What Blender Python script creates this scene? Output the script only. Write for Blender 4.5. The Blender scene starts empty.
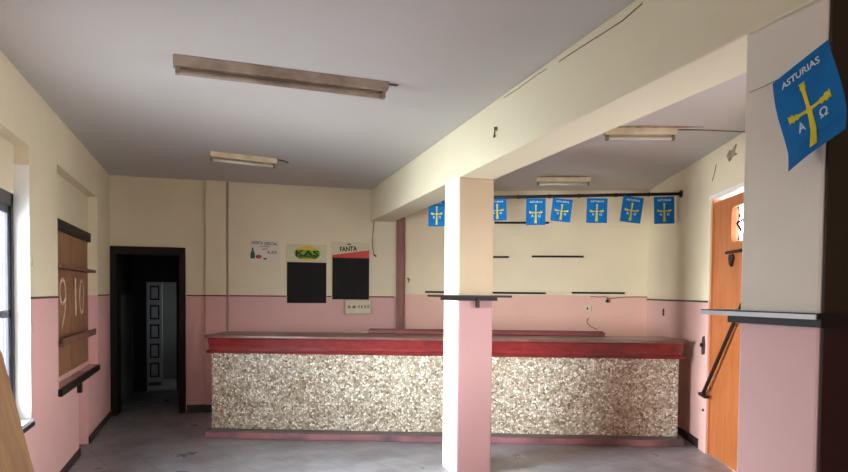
import bpy, bmesh, math, random
from mathutils import Vector, Matrix
random.seed(7)
S = bpy.context.scene
COL = S.collection

# ------------------------------------------------------------------ camera
EYE = 1.55
F, YAW, PITCH, ROLL, CY = 650.0, 0.3176, -0.0313, 0.0093, 313.24
cd = bpy.data.cameras.new('camera'); cam = bpy.data.objects.new('camera', cd); COL.objects.link(cam)
cd.sensor_fit = 'HORIZONTAL'; cd.sensor_width = 36.0; cd.lens = F / 848 * 36
cd.shift_x = 0.0; cd.shift_y = (CY - 236) / 848
cd.clip_start = 0.05; cd.clip_end = 100
fwd = Vector((math.sin(YAW) * math.cos(PITCH), math.cos(YAW) * math.cos(PITCH), math.sin(PITCH)))
right = Vector((math.cos(YAW), -math.sin(YAW), 0))
up = right.cross(fwd)
rr = right * math.cos(ROLL) + up * math.sin(ROLL)
uu = -right * math.sin(ROLL) + up * math.cos(ROLL)
m = Matrix((rr, uu, -fwd)).transposed().to_4x4(); m.translation = (0, 0, EYE)
cam.matrix_world = m
S.camera = cam

# ------------------------------------------------------------------ world, daylight, exposure
S.view_settings.view_transform = 'Standard'; S.view_settings.look = 'None'
S.view_settings.gamma = 1; S.view_settings.use_curve_mapping = False
S.view_settings.exposure = 0.12
W = bpy.data.worlds.new('daylight'); S.world = W; W.use_nodes = True
nt = W.node_tree; nt.nodes.clear()
wo = nt.nodes.new('ShaderNodeOutputWorld'); bg = nt.nodes.new('ShaderNodeBackground')
# bright hazy sky over a dim ground, with sunlit surroundings to the west-south-west:
# each glow = (direction towards it, tightness, strength)
SKY, GROUND = 30.0, 11.0
GLOWS = [((-1, -0.08, 0.08), 25, 80.0), ((-1, -0.60, 0.02), 25, 78.0), ((-1, -0.45, -0.28), 18, 35.0), ((-1, -0.05, 0.50), 10, 100.0)]
tc = nt.nodes.new('ShaderNodeTexCoord'); sx = nt.nodes.new('ShaderNodeSeparateXYZ'); nt.links.new(tc.outputs['Generated'], sx.inputs[0])
def wmath(op, a, b=0.0, c=0.0, clamp=False):
    n = nt.nodes.new('ShaderNodeMath'); n.operation = op; n.use_clamp = clamp
    for k, v in enumerate((a, b, c)):
        if isinstance(v, bpy.types.NodeSocket): nt.links.new(v, n.inputs[k])
        else: n.inputs[k].default_value = v
    return n.outputs[0]
above = wmath('MULTIPLY_ADD', sx.outputs['Z'], 12.0, 0.5, True)
tot = wmath('MULTIPLY_ADD', above, SKY - GROUND, GROUND)
for dr, tight, power in GLOWS:
    dt = nt.nodes.new('ShaderNodeVectorMath'); dt.operation = 'DOT_PRODUCT'; nt.links.new(tc.outputs['Generated'], dt.inputs[0])
    dt.inputs[1].default_value = Vector(dr).normalized()
    tot = wmath('MULTIPLY_ADD', wmath('POWER', wmath('MAXIMUM', dt.outputs['Value'], 0.0), float(tight)), power, tot)
bg.inputs[0].default_value = (0.93, 0.975, 1.0, 1)
nt.links.new(tot, bg.inputs[1]); nt.links.new(bg.outputs[0], wo.inputs[0])
S.cycles.max_bounces = 12; S.cycles.diffuse_bounces = 8
S.cycles.use_denoising = True
S.cycles.sample_clamp_indirect = 6.0

def daylight(name, loc, size, direction, power, color=(1, 1, 1)):  # unseen area lamp standing in for daylight
    l = bpy.data.lights.new(name, 'AREA'); l.shape = 'RECTANGLE'; l.size, l.size_y = size; l.energy = power; l.color = color
    o = bpy.data.objects.new(name, l); COL.objects.link(o); o.location = loc; o.rotation_euler = Vector(direction).to_track_quat('-Z', 'Z').to_euler()
    return o
FRONT, BARFILL = 30.0, 5.0
# unseen fill lamps, added: one behind the camera, one in the bar's side wall
daylight('front_fill', (0.3, -2.55, 1.4), (1.0, 1.8), (0, 1, 0.0), FRONT, (1.0, 0.97, 0.93))

def portal(name, loc, size, direction):
    l = bpy.data.lights.new(name, 'AREA'); l.shape = 'RECTANGLE'; l.size, l.size_y = size
    l.energy = 1; l.cycles.is_portal = True
    o = bpy.data.objects.new(name, l); COL.objects.link(o)
    o.location = loc; o.rotation_euler = Vector(direction).to_track_quat('-Z', 'Z').to_euler()
    return o

# ------------------------------------------------------------------ plan of the place (metres)
XL, YB, ZC, ZD = -1.167, 8.7685, 2.948, 1.49
BE = -0.0275
def beam_x(y): return 2.0802 + (YB - y) * BE
BW = 0.318
Q = -0.4047; PH = -0.3968; CP = -0.3601
class Fr:
    """along s, towards the room o, height z"""
    def __init__(s, ox, oy, dx, dy, nx, ny): s.v = (ox, oy, dx, dy, nx, ny)
    def __call__(s, a, o, z):
        ox, oy, dx, dy, nx, ny = s.v
        return (ox + a * dx + o * nx, oy + a * dy + o * ny, z)
world = Fr(0, 0, 1, 0, 0, 1)
left = Fr(XL, 0, 0, 1, 1, 0)                                   # s = Y
AL = -0.0309; ca = math.cos(math.atan(AL)); sa = math.sin(math.atan(AL))
back = Fr(XL, YB, ca, sa, sa, -ca)                             # s from the left corner
XP = 2.4792; YP = YB + (XP - XL) * AL
bar = Fr(XP, YP, math.cos(PH), math.sin(PH), math.sin(PH), -math.cos(PH))
RX, RY = 5.6182, YP + (5.6182 - XP) * math.tan(PH)
OFF = 0.05
rx, ry = RX - OFF * math.cos(Q), RY - OFF * math.sin(Q)
rwall = Fr(rx, ry, math.sin(Q), -math.cos(Q), -math.cos(Q), -math.sin(Q))
ctr = Fr(0.0111, 7.3074, math.cos(CP), math.sin(CP), math.sin(CP), -math.cos(CP))

# ------------------------------------------------------------------ mesh helpers
class MB:
    def __init__(s): s.bm = bmesh.new()
    def hexa(s, p):
        v = [s.bm.verts.new(q) for q in p]
        for f in ((0,1,2,3),(7,6,5,4),(0,4,5,1),(1,5,6,2),(2,6,7,3),(3,7,4,0)): s.bm.faces.new([v[i] for i in f])
        return s
    def box(s, fr, a0, a1, o0, o1, z0, z1):
        return s.hexa([fr(a0,o0,z0), fr(a1,o0,z0), fr(a1,o1,z0), fr(a0,o1,z0), fr(a0,o0,z1), fr(a1,o0,z1), fr(a1,o1,z1), fr(a0,o1,z1)])
    def prism(s, fr, prof, a0, a1):
        """profile of (o, z) swept along s"""
        A = [s.bm.verts.new(fr(a0, o, z)) for o, z in prof]; B = [s.bm.verts.new(fr(a1, o, z)) for o, z in prof]
        n = len(prof)
        s.bm.faces.new(A); s.bm.faces.new(B[::-1])
        for i in range(n): s.bm.faces.new([A[i], B[i], B[(i+1)%n], A[(i+1)%n]])
        return s
    def slab(s, fr, prof, o0, o1):
        """outline of (s, z) with thickness o0..o1"""
        A = [s.bm.verts.new(fr(a, o0, z)) for a, z in prof]; B = [s.bm.verts.new(fr(a, o1, z)) for a, z in prof]
        n = len(prof)
        s.bm.faces.new(A); s.bm.faces.new(B[::-1])
        for i in range(n): s.bm.faces.new([A[i], B[i], B[(i+1)%n], A[(i+1)%n]])
        return s
    def tube(s, pts, r, n=10):
        pts = [Vector(p) for p in pts]; rings = []
        for i, p in enumerate(pts):
            d = (pts[min(i+1, len(pts)-1)] - pts[max(i-1, 0)]).normalized()
            a = d.cross(Vector((0, 0, 1)))
            if a.length < 0.1: a = d.cross(Vector((1, 0, 0)))
            a.normalize(); b = d.cross(a)
            rings.append([s.bm.verts.new(p + (a * math.cos(t) + b * math.sin(t)) * r) for t in [2*math.pi*k/n for k in range(n)]])
        for A, B in zip(rings, rings[1:]):
            for k in range(n): s.bm.faces.new([A[k], A[(k+1)%n], B[(k+1)%n], B[k]])
        s.bm.faces.new(rings[0]); s.bm.faces.new(rings[-1][::-1])
        return s
    def build(s, name, mat, parent=None, bevel=0, smooth=False):
        bmesh.ops.recalc_face_normals(s.bm, faces=s.bm.faces)
        if parent is not None:
            bmesh.ops.translate(s.bm, verts=s.bm.verts, vec=-parent_world(parent))
        me = bpy.data.meshes.new(name); s.bm.to_mesh(me); s.bm.free()
        o = bpy.data.objects.new(name, me); COL.objects.link(o); me.materials.append(mat)
        if parent is not None: o.parent = parent
        if smooth:
            for p in me.polygons: p.use_smooth = True
        if bevel:
            b = o.modifiers.new('bevel', 'BEVEL'); b.width = bevel; b.segments = 2; b.limit_method = 'ANGLE'
        return o
def parent_world(o):
    v = Vector((0, 0, 0))
    while o is not None: v += o.location; o = o.parent
    return v
def tag(o, label, cat=None, group=None, kind=None):
    if label: o['label'] = label
    if cat: o['category'] = cat
    if group: o['group'] = group
    if kind: o['kind'] = kind
    return o
def thing(name, loc, label, cat, group=None):
    o = bpy.data.objects.new(name, None); COL.objects.link(o); o.location = loc; o.empty_display_size = 0.1
    return tag(o, label, cat, group)
def structure(o, label=None):
    o['kind'] = 'structure'
    if label: o['label'] = label
    return o
def text_mb(body, fr, a, o, z, size, width=None, height=None, rot=0.0, thick=0.001, shear=0.0, bold=0.0):
    """lettering whose baseline starts at (a, z) on a frame; width/height rescale it"""
    cu = bpy.data.curves.new('t', 'FONT'); cu.body = body; cu.size = size; cu.offset = bold; cu.resolution_u = 3
    ob = bpy.data.objects.new('t', cu); COL.objects.link(ob)
    dg = bpy.context.evaluated_depsgraph_get(); dg.update()
    me = bpy.data.meshes.new_from_object(ob.evaluated_get(dg))
    bpy.data.objects.remove(ob); bpy.data.curves.remove(cu)
    mb = MB(); mb.bm.from_mesh(me); bpy.data.meshes.remove(me)
    xs = [v.co.x for v in mb.bm.verts]; ys = [v.co.y for v in mb.bm.verts]
    x0, x1, y0, y1 = min(xs), max(xs), min(ys), max(ys)
    kx = (width / (x1 - x0)) if width else 1; ky = (height / (y1 - y0)) if height else kx
    r = bmesh.ops.extrude_face_region(mb.bm, geom=mb.bm.faces[:])
    new = {e for e in r['geom'] if isinstance(e, bmesh.types.BMVert)}
    for v in mb.bm.verts:
        x = (v.co.x - x0) * kx; y = (v.co.y - y0) * ky; x += y * shear
        xr = x * math.cos(rot) - y * math.sin(rot); yr = x * math.sin(rot) + y * math.cos(rot)
        v.co = Vector(fr(a + xr, o + (thick if v in new else 0), z + yr))
    return mb

# ------------------------------------------------------------------ materials
def srgb(r, g, b):
    f = lambda c: (c/255/12.92 if c/255 <= 0.04045 else ((c/255+0.055)/1.055)**2.4)
    return (f(r), f(g), f(b), 1)
class N:
    def __init__(s, name):
        s.m = bpy.data.materials.new(name); s.m.use_nodes = True; s.t = s.m.node_tree
        s.b = s.t.nodes['Principled BSDF']
        g = s.t.nodes.new('ShaderNodeNewGeometry'); s.pos = g.outputs['Position']
    def node(s, kind, **kw):
        n = s.t.nodes.new(kind)
        for k, v in kw.items():
            if k[0] == 'i' and k[1:].isdigit(): s.put(n.inputs[int(k[1:])], v)
            else: setattr(n, k, v)
        return n
    def put(s, sock, v):
        if isinstance(v, bpy.types.NodeSocket): s.t.links.new(v, sock)
        else: sock.default_value = v
    def noise(s, scale, detail=4, rough=0.55, vec=None):
        n = s.node('ShaderNodeTexNoise'); s.put(n.inputs['Vector'], vec or s.pos)
        n.inputs['Scale'].default_value = scale; n.inputs['Detail'].default_value = detail; n.inputs['Roughness'].default_value = rough
        return n.outputs['Fac']
    def ramp(s, fac, stops):
        n = s.node('ShaderNodeValToRGB'); s.put(n.inputs[0], fac); e = n.color_ramp.elements
        while len(e) < len(stops): e.new(0.5)
        for i, (p, c) in enumerate(stops): e[i].position = p; e[i].color = c if len(c) == 4 else (*c, 1)
        return n.outputs[0]
    def mix(s, fac, a, b, mode='MIX'):
        n = s.node('ShaderNodeMix', data_type='RGBA', blend_type=mode); s.put(n.inputs[0], fac); s.put(n.inputs[6], a); s.put(n.inputs[7], b)
        return n.outputs[2]
    def math(s, op, a, b=0.0):
        n = s.node('ShaderNodeMath', operation=op); s.put(n.inputs[0], a); s.put(n.inputs[1], b); return n.outputs[0]
    def bump(s, h, strength, dist=0.01):
        n = s.node('ShaderNodeBump'); s.put(n.inputs['Height'], h); n.inputs['Strength'].default_value = strength; n.inputs['Distance'].default_value = dist
        s.t.links.new(n.outputs[0], s.b.inputs['Normal'])
    def set(s, color=None, rough=None, metal=None, spec=None):
        if color is not None: s.put(s.b.inputs['Base Color'], color)
        if rough is not None: s.put(s.b.inputs['Roughness'], rough)
        if metal is not None: s.put(s.b.inputs['Metallic'], metal)
        if spec is not None: s.put(s.b.inputs['Specular IOR Level'], spec)
        return s
G1 = (0, 0, 0, 1); W1 = (1, 1, 1, 1)
def scaled(c, k): return (min(c[0]*k, 1), min(c[1]*k, 1), min(c[2]*k, 1), 1)
def paint(name, c, c2=None, rough=0.6, scale=3.0, bump=0.15, amount=0.5, bs=40, spec=0.4, metal=0):
    n = N(name); c2 = c2 or scaled(c, 0.82)
    f = n.ramp(n.noise(scale, 5), [(0.38, G1), (0.68, (amount,)*3)])
    n.set(n.mix(f, c, c2), rough, metal, spec)
    if bump: n.bump(n.noise(bs, 3), bump, 0.004)
    return n.m

CREAM = srgb(222, 210, 182); PINK = srgb(214, 168, 164)
def wall_mat(name, cream=CREAM, pink=PINK, zd=ZD, soft=0.0):
    n = N(name)
    sp = n.node('ShaderNodeSeparateXYZ'); n.put(sp.inputs[0], n.pos); z = sp.outputs['Z']
    wob = n.math('MULTIPLY', n.math('SUBTRACT', n.noise(2.2, 2), 0.5), soft)
    low = n.math('LESS_THAN', n.math('ADD', z, wob), zd)
    st = n.ramp(n.noise(1.1, 6, 0.62), [(0.40, G1), (0.75, (0.42,)*3)])
    fine = n.ramp(n.noise(9, 6, 0.7), [(0.58, G1), (0.78, (0.35,)*3)])
    c = n.mix(st, cream, scaled(cream, 0.80)); c = n.mix(fine, c, scaled(cream, 0.86))
    p = n.mix(st, pink, scaled(pink, 0.84)); p = n.mix(fine, p, scaled(pink, 0.90))
    n.set(n.mix(low, c, p), 0.62, 0, 0.3)
    n.bump(n.noise(28, 4), 0.22, 0.004)
    return n.m
M = {}
M['wall'] = wall_mat('wall_paint')
M['barwall'] = wall_mat('bar_wall_paint', cream=srgb(228, 212, 182), pink=srgb(224, 178, 162), zd=1.535, soft=0.05)
M['rwall'] = wall_mat('side_wall_paint', cream=srgb(224, 210, 182), pink=srgb(218, 174, 166))
M['white'] = paint('white_gloss_paint', srgb(236, 236, 232), rough=0.35, amount=0.25)
n = N('ceiling_paint')
c0 = srgb(196, 194, 192)
f = n.ramp(n.noise(0.8, 6, 0.6), [(0.42, G1), (0.75, (0.30,)*3)]); f2 = n.ramp(n.noise(5, 6, 0.7), [(0.60, G1), (0.8, (0.25,)*3)])
n.set(n.mix(f2, n.mix(f, c0, srgb(186, 176, 162)), srgb(180, 168, 154)), 0.7, 0, 0.25); n.bump(n.noise(20, 3), 0.12, 0.004); M['ceiling'] = n.m
n = N('beam_paint')
f = n.ramp(n.noise(1.3, 6, 0.6), [(0.42, G1), (0.78, (0.35,)*3)])
n.set(n.mix(f, srgb(224, 216, 190), srgb(206, 194, 164)), 0.6, 0, 0.3); n.bump(n.noise(26, 3), 0.15, 0.004); M['beam'] = n.m
# floor: worn dark cement tiles
n = N('floor_tiles')
mp = n.node('ShaderNodeMapping'); n.put(mp.inputs[0], n.pos); mp.inputs['Rotation'].default_value = (0, 0, math.radians(-20))
br = n.node('ShaderNodeTexBrick', offset=0.0, squash=1.0); n.put(br.inputs['Vector'], mp.outputs[0])
br.inputs['Scale'].default_value = 1.0; br.inputs['Brick Width'].default_value = 0.33; br.inputs['Row Height'].default_value = 0.33
br.inputs['Mortar Size'].default_value = 0.004; br.inputs['Mortar Smooth'].default_value = 0.3
br.inputs['Color1'].default_value = srgb(150, 151, 160); br.inputs['Color2'].default_value = srgb(142, 141, 149); br.inputs['Mortar'].default_value = srgb(104, 100, 104)
f = n.ramp(n.noise(1.7, 7, 0.65), [(0.38, G1), (0.7, (0.7,)*3)])
c = n.mix(f, br.outputs['Color'], srgb(86, 82, 86)); c = n.mix(n.ramp(n.noise(14, 5, 0.7), [(0.55, G1), (0.75, (0.4,)*3)]), c, srgb(164, 160, 164))
n.set(c, n.ramp(n.noise(3, 5), [(0.3, (0.26,)*3), (0.7, (0.5,)*3)]), 0, 0.8); n.bump(n.math('ADD', n.noise(12, 4), n.math('MULTIPLY', br.outputs['Fac'], -0.8)), 0.25, 0.004); M['floor'] = n.m
# broken-pebble mosaic
n = N('pebble_mosaic')
vo = n.node('ShaderNodeTexVoronoi', feature='F1'); n.put(vo.inputs['Vector'], n.pos); vo.inputs['Scale'].default_value = 46; vo.inputs['Randomness'].default_value = 1
ve = n.node('ShaderNodeTexVoronoi', feature='DISTANCE_TO_EDGE'); n.put(ve.inputs['Vector'], n.pos); ve.inputs['Scale'].default_value = 46
sp = n.node('ShaderNodeSeparateColor'); n.put(sp.inputs[0], vo.outputs['Color'])
c = n.ramp(sp.outputs[0], [(0.0, srgb(120, 104, 86)), (0.2, srgb(162, 148, 128)), (0.5, srgb(194, 184, 164)), (0.75, srgb(216, 210, 194)), (0.95, srgb(248, 246, 240))])
edge = n.ramp(ve.outputs['Distance'], [(0.02, G1), (0.10, W1)])
c = n.mix(edge, srgb(150, 132, 106), c)
c = n.mix(n.ramp(n.noise(1.6, 4), [(0.45, G1), (0.75, (0.35,)*3)]), c, srgb(196, 160, 120), 'MULTIPLY')
n.set(c, n.ramp(sp.outputs[1], [(0, (0.12,)*3), (1, (0.45,)*3)]), 0, 0.7)
n.bump(n.math('ADD', edge, n.math('MULTIPLY', sp.outputs[2], 0.8)), 0.7, 0.006); M['mosaic'] = n.m
def wood(name, a, b, rough=0.4, sc=1.0, axis=(1, 8, 8), spec=0.5):
    n = N(name); mp = n.node('ShaderNodeMapping'); n.put(mp.inputs[0], n.pos); mp.inputs['Scale'].default_value = axis
    f = n.ramp(n.noise(3*sc, 6, 0.6, mp.outputs[0]), [(0.35, G1), (0.68, W1)])
    n.set(n.mix(f, a, b), rough, 0, spec); n.bump(n.noise(8*sc, 5, 0.6, mp.outputs[0]), 0.15, 0.003); return n.m
M['red'] = wood('red_varnished_wood', srgb(132, 38, 37), srgb(102, 26, 26), 0.26, spec=0.8)
M['redlip'] = wood('red_wood_moulding', srgb(130, 34, 34), srgb(98, 26, 28), 0.4)
M['top'] = wood('worn_counter_top', srgb(112, 84, 76), srgb(88, 58, 54), 0.28)
M['brownpost'] = wood('brown_post_wood', srgb(134, 82, 66), srgb(112, 64, 52), 0.5, axis=(8, 8, 1))
M['rail'] = wood('dark_red_plank', srgb(110, 42, 38), srgb(84, 32, 30), 0.5)
M['board'] = wood('brown_painted_board', srgb(150, 106, 74), srgb(124, 84, 60), 0.55, axis=(6, 1.5, 1))
M['boardrail'] = wood('brown_rail_wood', srgb(120, 82, 66), srgb(92, 60, 50), 0.5, axis=(6, 1.5, 6))
M['leanboard'] = wood('leaning_board_wood', srgb(150, 112, 74), srgb(122, 86, 56), 0.55, axis=(5, 5, 1))
M['orange'] = wood('orange_door_wood', srgb(186, 110, 60), srgb(164, 90, 46), 0.4, axis=(6, 6, 1))
M['darkwood'] = wood('dark_brown_wood', srgb(32, 22, 18), srgb(20, 14, 12), 0.6, spec=0.2, axis=(6, 6, 1))
M['black'] = paint('black_metal', srgb(26, 22, 24), rough=0.45, amount=0.4, metal=0.2)
M['blackwood'] = paint('black_painted_wood', srgb(26, 20, 20), srgb(44, 32, 28), rough=0.5, spec=0.25)
M['frame'] = paint('dark_aluminium', srgb(52, 52, 62), rough=0.35, metal=0.4)
M['dado'] = paint('dado_line_paint', srgb(84, 52, 42), rough=0.6)
M['base'] = paint('dark_skirting', srgb(52, 42, 42), rough=0.5)
M['plinth'] = paint('plinth_paint', srgb(150, 100, 104), srgb(76, 62, 66), rough=0.5, scale=2.5, amount=1.0)
M['plinthtop'] = paint('plinth_top', srgb(94, 82, 84), srgb(70, 62, 64), rough=0.4, scale=3)
M['sill'] = paint('sill_stone', srgb(200, 205, 212), rough=0.3)
M['lamp'] = paint('yellowed_enamel', srgb(214, 200, 170), srgb(176, 152, 118), rough=0.45, scale=6, amount=0.8)
M['lampdim'] = paint('shaded_enamel', srgb(160, 142, 126), srgb(112, 92, 80), rough=0.5, scale=5, amount=0.9)  # underside shade of the near batten put into its enamel tone
M['socket'] = paint('socket_plastic', srgb(120, 104, 84), rough=0.5)
n = N('fluorescent_glass'); n.set(srgb(206, 200, 186), 0.15, 0, 0.6); M['tube'] = n.m
M['paper'] = paint('poster_paper', srgb(216, 206, 196), srgb(200, 190, 176), rough=0.5, bump=0)
M['ink'] = paint('black_ink', srgb(40, 34, 40), rough=0.6, bump=0)
M['inkfade'] = paint('faded_ink', srgb(120, 108, 108), rough=0.6, bump=0)
M['green'] = paint('bottle_green', srgb(24, 92, 52), rough=0.4, bump=0)
M['redink'] = paint('red_print', srgb(176, 56, 68), rough=0.5, bump=0)
M['redpanel'] = paint('red_band', srgb(196, 38, 30), rough=0.35, bump=0)
M['boardcream'] = paint('cream_board', srgb(206, 198, 168), rough=0.5, bump=0)
M['slate'] = paint('black_slate', srgb(22, 19, 21), srgb(34, 28, 26), rough=0.6, bump=0.05, spec=0.15)
M['yellow'] = paint('orange_yellow_print', srgb(226, 178, 40), rough=0.5, bump=0)
M['lime'] = paint('lime_print', srgb(120, 170, 30), rough=0.5, bump=0)
M['leaf'] = paint('dark_green_print', srgb(50, 100, 24), rough=0.5, bump=0)
M['plastic'] = paint('old_white_plastic', srgb(206, 196, 168), srgb(184, 170, 140), rough=0.45, bump=0)
M['flag'] = paint('blue_flag_cloth', srgb(8, 108, 176), srgb(6, 90, 156), rough=0.7, scale=12, bump=0.1, spec=0.2)
M['flagyel'] = paint('yellow_flag_print', srgb(214, 200, 50), srgb(190, 184, 50), rough=0.7, scale=30, bump=0, spec=0.2)
M['flagwhite'] = paint('white_flag_print', srgb(220, 232, 236), rough=0.7, bump=0, spec=0.2)
M['chalk'] = paint('white_chalk', srgb(214, 196, 176), srgb(176, 146, 118), rough=0.9, scale=9, amount=0.9, bump=0)
M['iron'] = paint('dark_iron', srgb(44, 32, 30), srgb(70, 48, 38), rough=0.55, metal=0.5)
M['pipe'] = paint('painted_pipe', srgb(188, 158, 134), rough=0.5)
M['litedge'] = paint('window_lit_edge', srgb(196, 198, 206), srgb(160, 160, 168), rough=0.35, bump=0)  # window light on the near ledge's side edge, put into its colour
M['corrtile'] = paint('corridor_tiles', srgb(150, 160, 170), rough=0.22, bump=0.05)
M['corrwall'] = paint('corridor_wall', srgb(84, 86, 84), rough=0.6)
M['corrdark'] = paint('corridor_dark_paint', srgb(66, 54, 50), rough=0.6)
M['shutter'] = paint('grey_door_paint', srgb(112, 116, 122), rough=0.45)
M['smudge'] = paint('grime', srgb(60, 50, 46), rough=0.8, bump=0)
M['crack'] = paint('crack_dark', srgb(116, 100, 80), rough=0.9, bump=0)
M['wire'] = paint('brown_cable', srgb(96, 66, 52), rough=0.6, bump=0)
M['plasterpatch'] = paint('bare_plaster', srgb(170, 148, 124), srgb(120, 100, 82), rough=0.8, scale=14, amount=1.0)
n = N('window_glass'); n.b.inputs['Transmission Weight'].default_value = 1; n.set((0.92, 0.95, 0.96, 1), 0.02); n.b.inputs['IOR'].default_value = 1.01
gl = n.m
# architectural glass: mostly clear
g = N('clear_pane'); t = g.t; tr = t.nodes.new('ShaderNodeBsdfTransparent'); gs = t.nodes.new('ShaderNodeBsdfGlossy'); mx = t.nodes.new('ShaderNodeMixShader')
gs.inputs['Roughness'].default_value = 0.05; tr.inputs[0].default_value = (0.95, 0.97, 0.97, 1); mx.inputs[0].default_value = 0.06
t.links.new(tr.outputs[0], mx.inputs[1]); t.links.new(gs.outputs[0], mx.inputs[2]); t.links.new(mx.outputs[0], t.nodes['Material Output'].inputs[0]); M['glass'] = g.m
M['corrfloor'] = M['floor']

# ------------------------------------------------------------------ room shell
def wall(name, fr, a0, a1, z0, z1, thick, holes=(), mat=None, extra=()):
    """solid wall behind its face (o = 0), with rectangular openings"""
    us = sorted({a0, a1, *[h[0] for h in holes], *[h[1] for h in holes]})
    zs = sorted({z0, z1, *[h[2] for h in holes], *[h[3] for h in holes]})
    mb = MB()
    for u, u2 in zip(us, us[1:]):
        run = None
        for z, z2 in zip(zs, zs[1:]):
            cu_, cz = (u+u2)/2, (z+z2)/2
            if any(h[0] < cu_ < h[1] and h[2] < cz < h[3] for h in holes):
                if run: mb.box(fr, u, u2, -thick, 0, *run); run = None
            else: run = (run[0], z2) if run else (z, z2)
        if run: mb.box(fr, u, u2, -thick, 0, *run)
    for e in extra: mb.box(fr, *e)
    return structure(mb.build(name, mat or M['wall']))
WIN = (3.70, 5.05, 0.66, 2.52)
NICHE = (5.90, 7.84, 0.74, 2.555); SLOT = (6.73, 7.22, 0.0, 0.74)
wall('wall_left', left, -2.6, 9.0, 0, ZC, 0.30, [WIN, NICHE, SLOT],
     extra=[(NICHE[0], NICHE[1], -0.30, -0.09, NICHE[2], NICHE[3]), (SLOT[0], SLOT[1], -0.30, -0.15, SLOT[2], SLOT[3]),
            (WIN[0], WIN[1], -0.26, -0.092, 2.19, WIN[3])])
wall('wall_back', back, 0, 3.70, 0, ZC, 0.30, [(0.045, 0.82, 0.0, 2.03)])
wall('wall_behind_bar', bar, -0.02, 3.45, 0, ZC, 0.25, mat=M['barwall'])
DR = (2.41, 3.35, 0.0, 2.52)      # orange door opening, along the right wall
BGAP = (4.1, 5.5, 1.0, 2.3)  # unseen opening added to let fill light into the bar
wall('wall_right', rwall, -0.02, 6.25, 0, ZC, 0.25, [DR, BGAP], mat=M['rwall'])
RE = rwall(6.25, 0, 0)
MB().box(world, 2.20, RE[0] + 0.3, RE[1] - 0.25, RE[1], 0, ZC).build('wall_side', M['wall'])['kind'] = 'structure'
MB().box(world, 2.20, 2.45, -2.6, RE[1] - 0.25, 0, ZC).build('wall_near', M['wall'])['kind'] = 'structure'
structure(MB().box(world, XL-0.3, 2.45, -2.85, -2.6, 0, ZC).build('wall_front', M['wall']))
MB().box(world, -2.2, 6.8, -2.9, 13.0, -0.15, 0).build('floor', M['floor'])['kind'] = 'structure'
MB().box(world, -2.2, 6.8, -2.9, 13.0, ZC, ZC + 0.2).build('ceiling', M['ceiling'])['kind'] = 'structure'
# downstand beam, two pillars
ZBM = 2.52
mb = MB(); y0, y1 = -2.6, 8.70
mb.hexa([(beam_x(y0), y0, ZBM), (beam_x(y0)+BW, y0, ZBM), (beam_x(y1)+BW, y1, ZBM), (beam_x(y1), y1, ZBM),
         (beam_x(y0), y0, ZC), (beam_x(y0)+BW, y0, ZC), (beam_x(y1)+BW, y1, ZC), (beam_x(y1), y1, ZC)])
structure(mb.build('trim_1', M['beam'], bevel=0.008), 'cream downstand beam running from the back wall to the near pillar')
M['pillar_mid'] = wall_mat('mid_pillar_tone', cream=srgb(176, 154, 128), pink=srgb(168, 128, 127))  # darker cream and pink over the whole middle pillar
M['pillar_near'] = wall_mat('pale_pillar_paint', cream=srgb(228, 220, 208), pink=srgb(228, 188, 188))
def pillar(name, ya, yb, label, mat):
    mb = MB(); xa, xb = beam_x(ya), beam_x(yb)
    mb.hexa([(xa, ya, 0), (xa+BW, ya, 0), (xb+BW, yb, 0), (xb, yb, 0), (xa, ya, ZBM), (xa+BW, ya, ZBM), (xb+BW, yb, ZBM), (xb, yb, ZBM)])
    return structure(mb.build(name, M[mat], bevel=0.012), label)
P1, P2, Q1, Q2 = 5.10, 5.47, 1.605, 1.955
pillar('trim_2', P1, P2, 'square pillar in the middle, cream above and pink below', 'pillar_mid')
pillar('trim_3', Q1, Q2, 'near right pillar, cream above and pink below', 'pillar_near')

M['facing'] = wall_mat('dark_front_tone', cream=srgb(52, 38, 28), pink=srgb(54, 30, 27))  # darker, browner tone over the whole front face of this pillar
structure(MB().box(world, beam_x(Q1)+0.004, beam_x(Q1)+BW, Q1-0.012, Q1, 0, ZC).build('trim_15', M['facing'], bevel=0.003), 'dark brown front face of the near right pillar')
M['litface'] = paint('pillar_window_glare', srgb(246, 240, 234), srgb(236, 226, 216), rough=0.6, amount=0.6)  # overexposed window light put into this face's colour
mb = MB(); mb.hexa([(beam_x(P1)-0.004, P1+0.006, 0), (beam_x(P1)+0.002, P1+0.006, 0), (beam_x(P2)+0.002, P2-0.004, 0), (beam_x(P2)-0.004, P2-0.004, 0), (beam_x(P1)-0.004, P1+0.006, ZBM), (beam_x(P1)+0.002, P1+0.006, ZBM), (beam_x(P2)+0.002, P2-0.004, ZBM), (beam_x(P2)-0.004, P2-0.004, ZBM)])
structure(mb.build('trim_16', M['litface']), 'middle pillar side painted bright as lit by the window')
# pilaster on the back wall between door and posters
structure(MB().box(back, 1.11, 1.36, 0, 0.045, 0, ZC).build('trim_4', M['wall'], bevel=0.004), 'shallow pilaster on the back wall')
# dado lines
def dado(name, fr, a0, a1, o=0.0, z=ZD, mat='dado', h=0.016):
    structure(MB().box(fr, a0, a1, o, o+0.006, z-h/2, z+h/2).build(name, M[mat]))
dado('trim_5', left, 5.05, NICHE[0]); dado('trim_6', left, NICHE[1], 8.76)
dado('trim_7', back, 0.88, 1.11); dado('trim_8', back, 1.36, 3.58); dado('trim_9', back, 1.11, 1.36, 0.045)
dado('trim_10', rwall, 0.0, 2.22, mat='blackwood', h=0.018); dado('trim_17', rwall, 2.22, DR[0], 0.022, mat='blackwood', h=0.018)
dado('trim_11', left, -2.6, 3.70)
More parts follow.
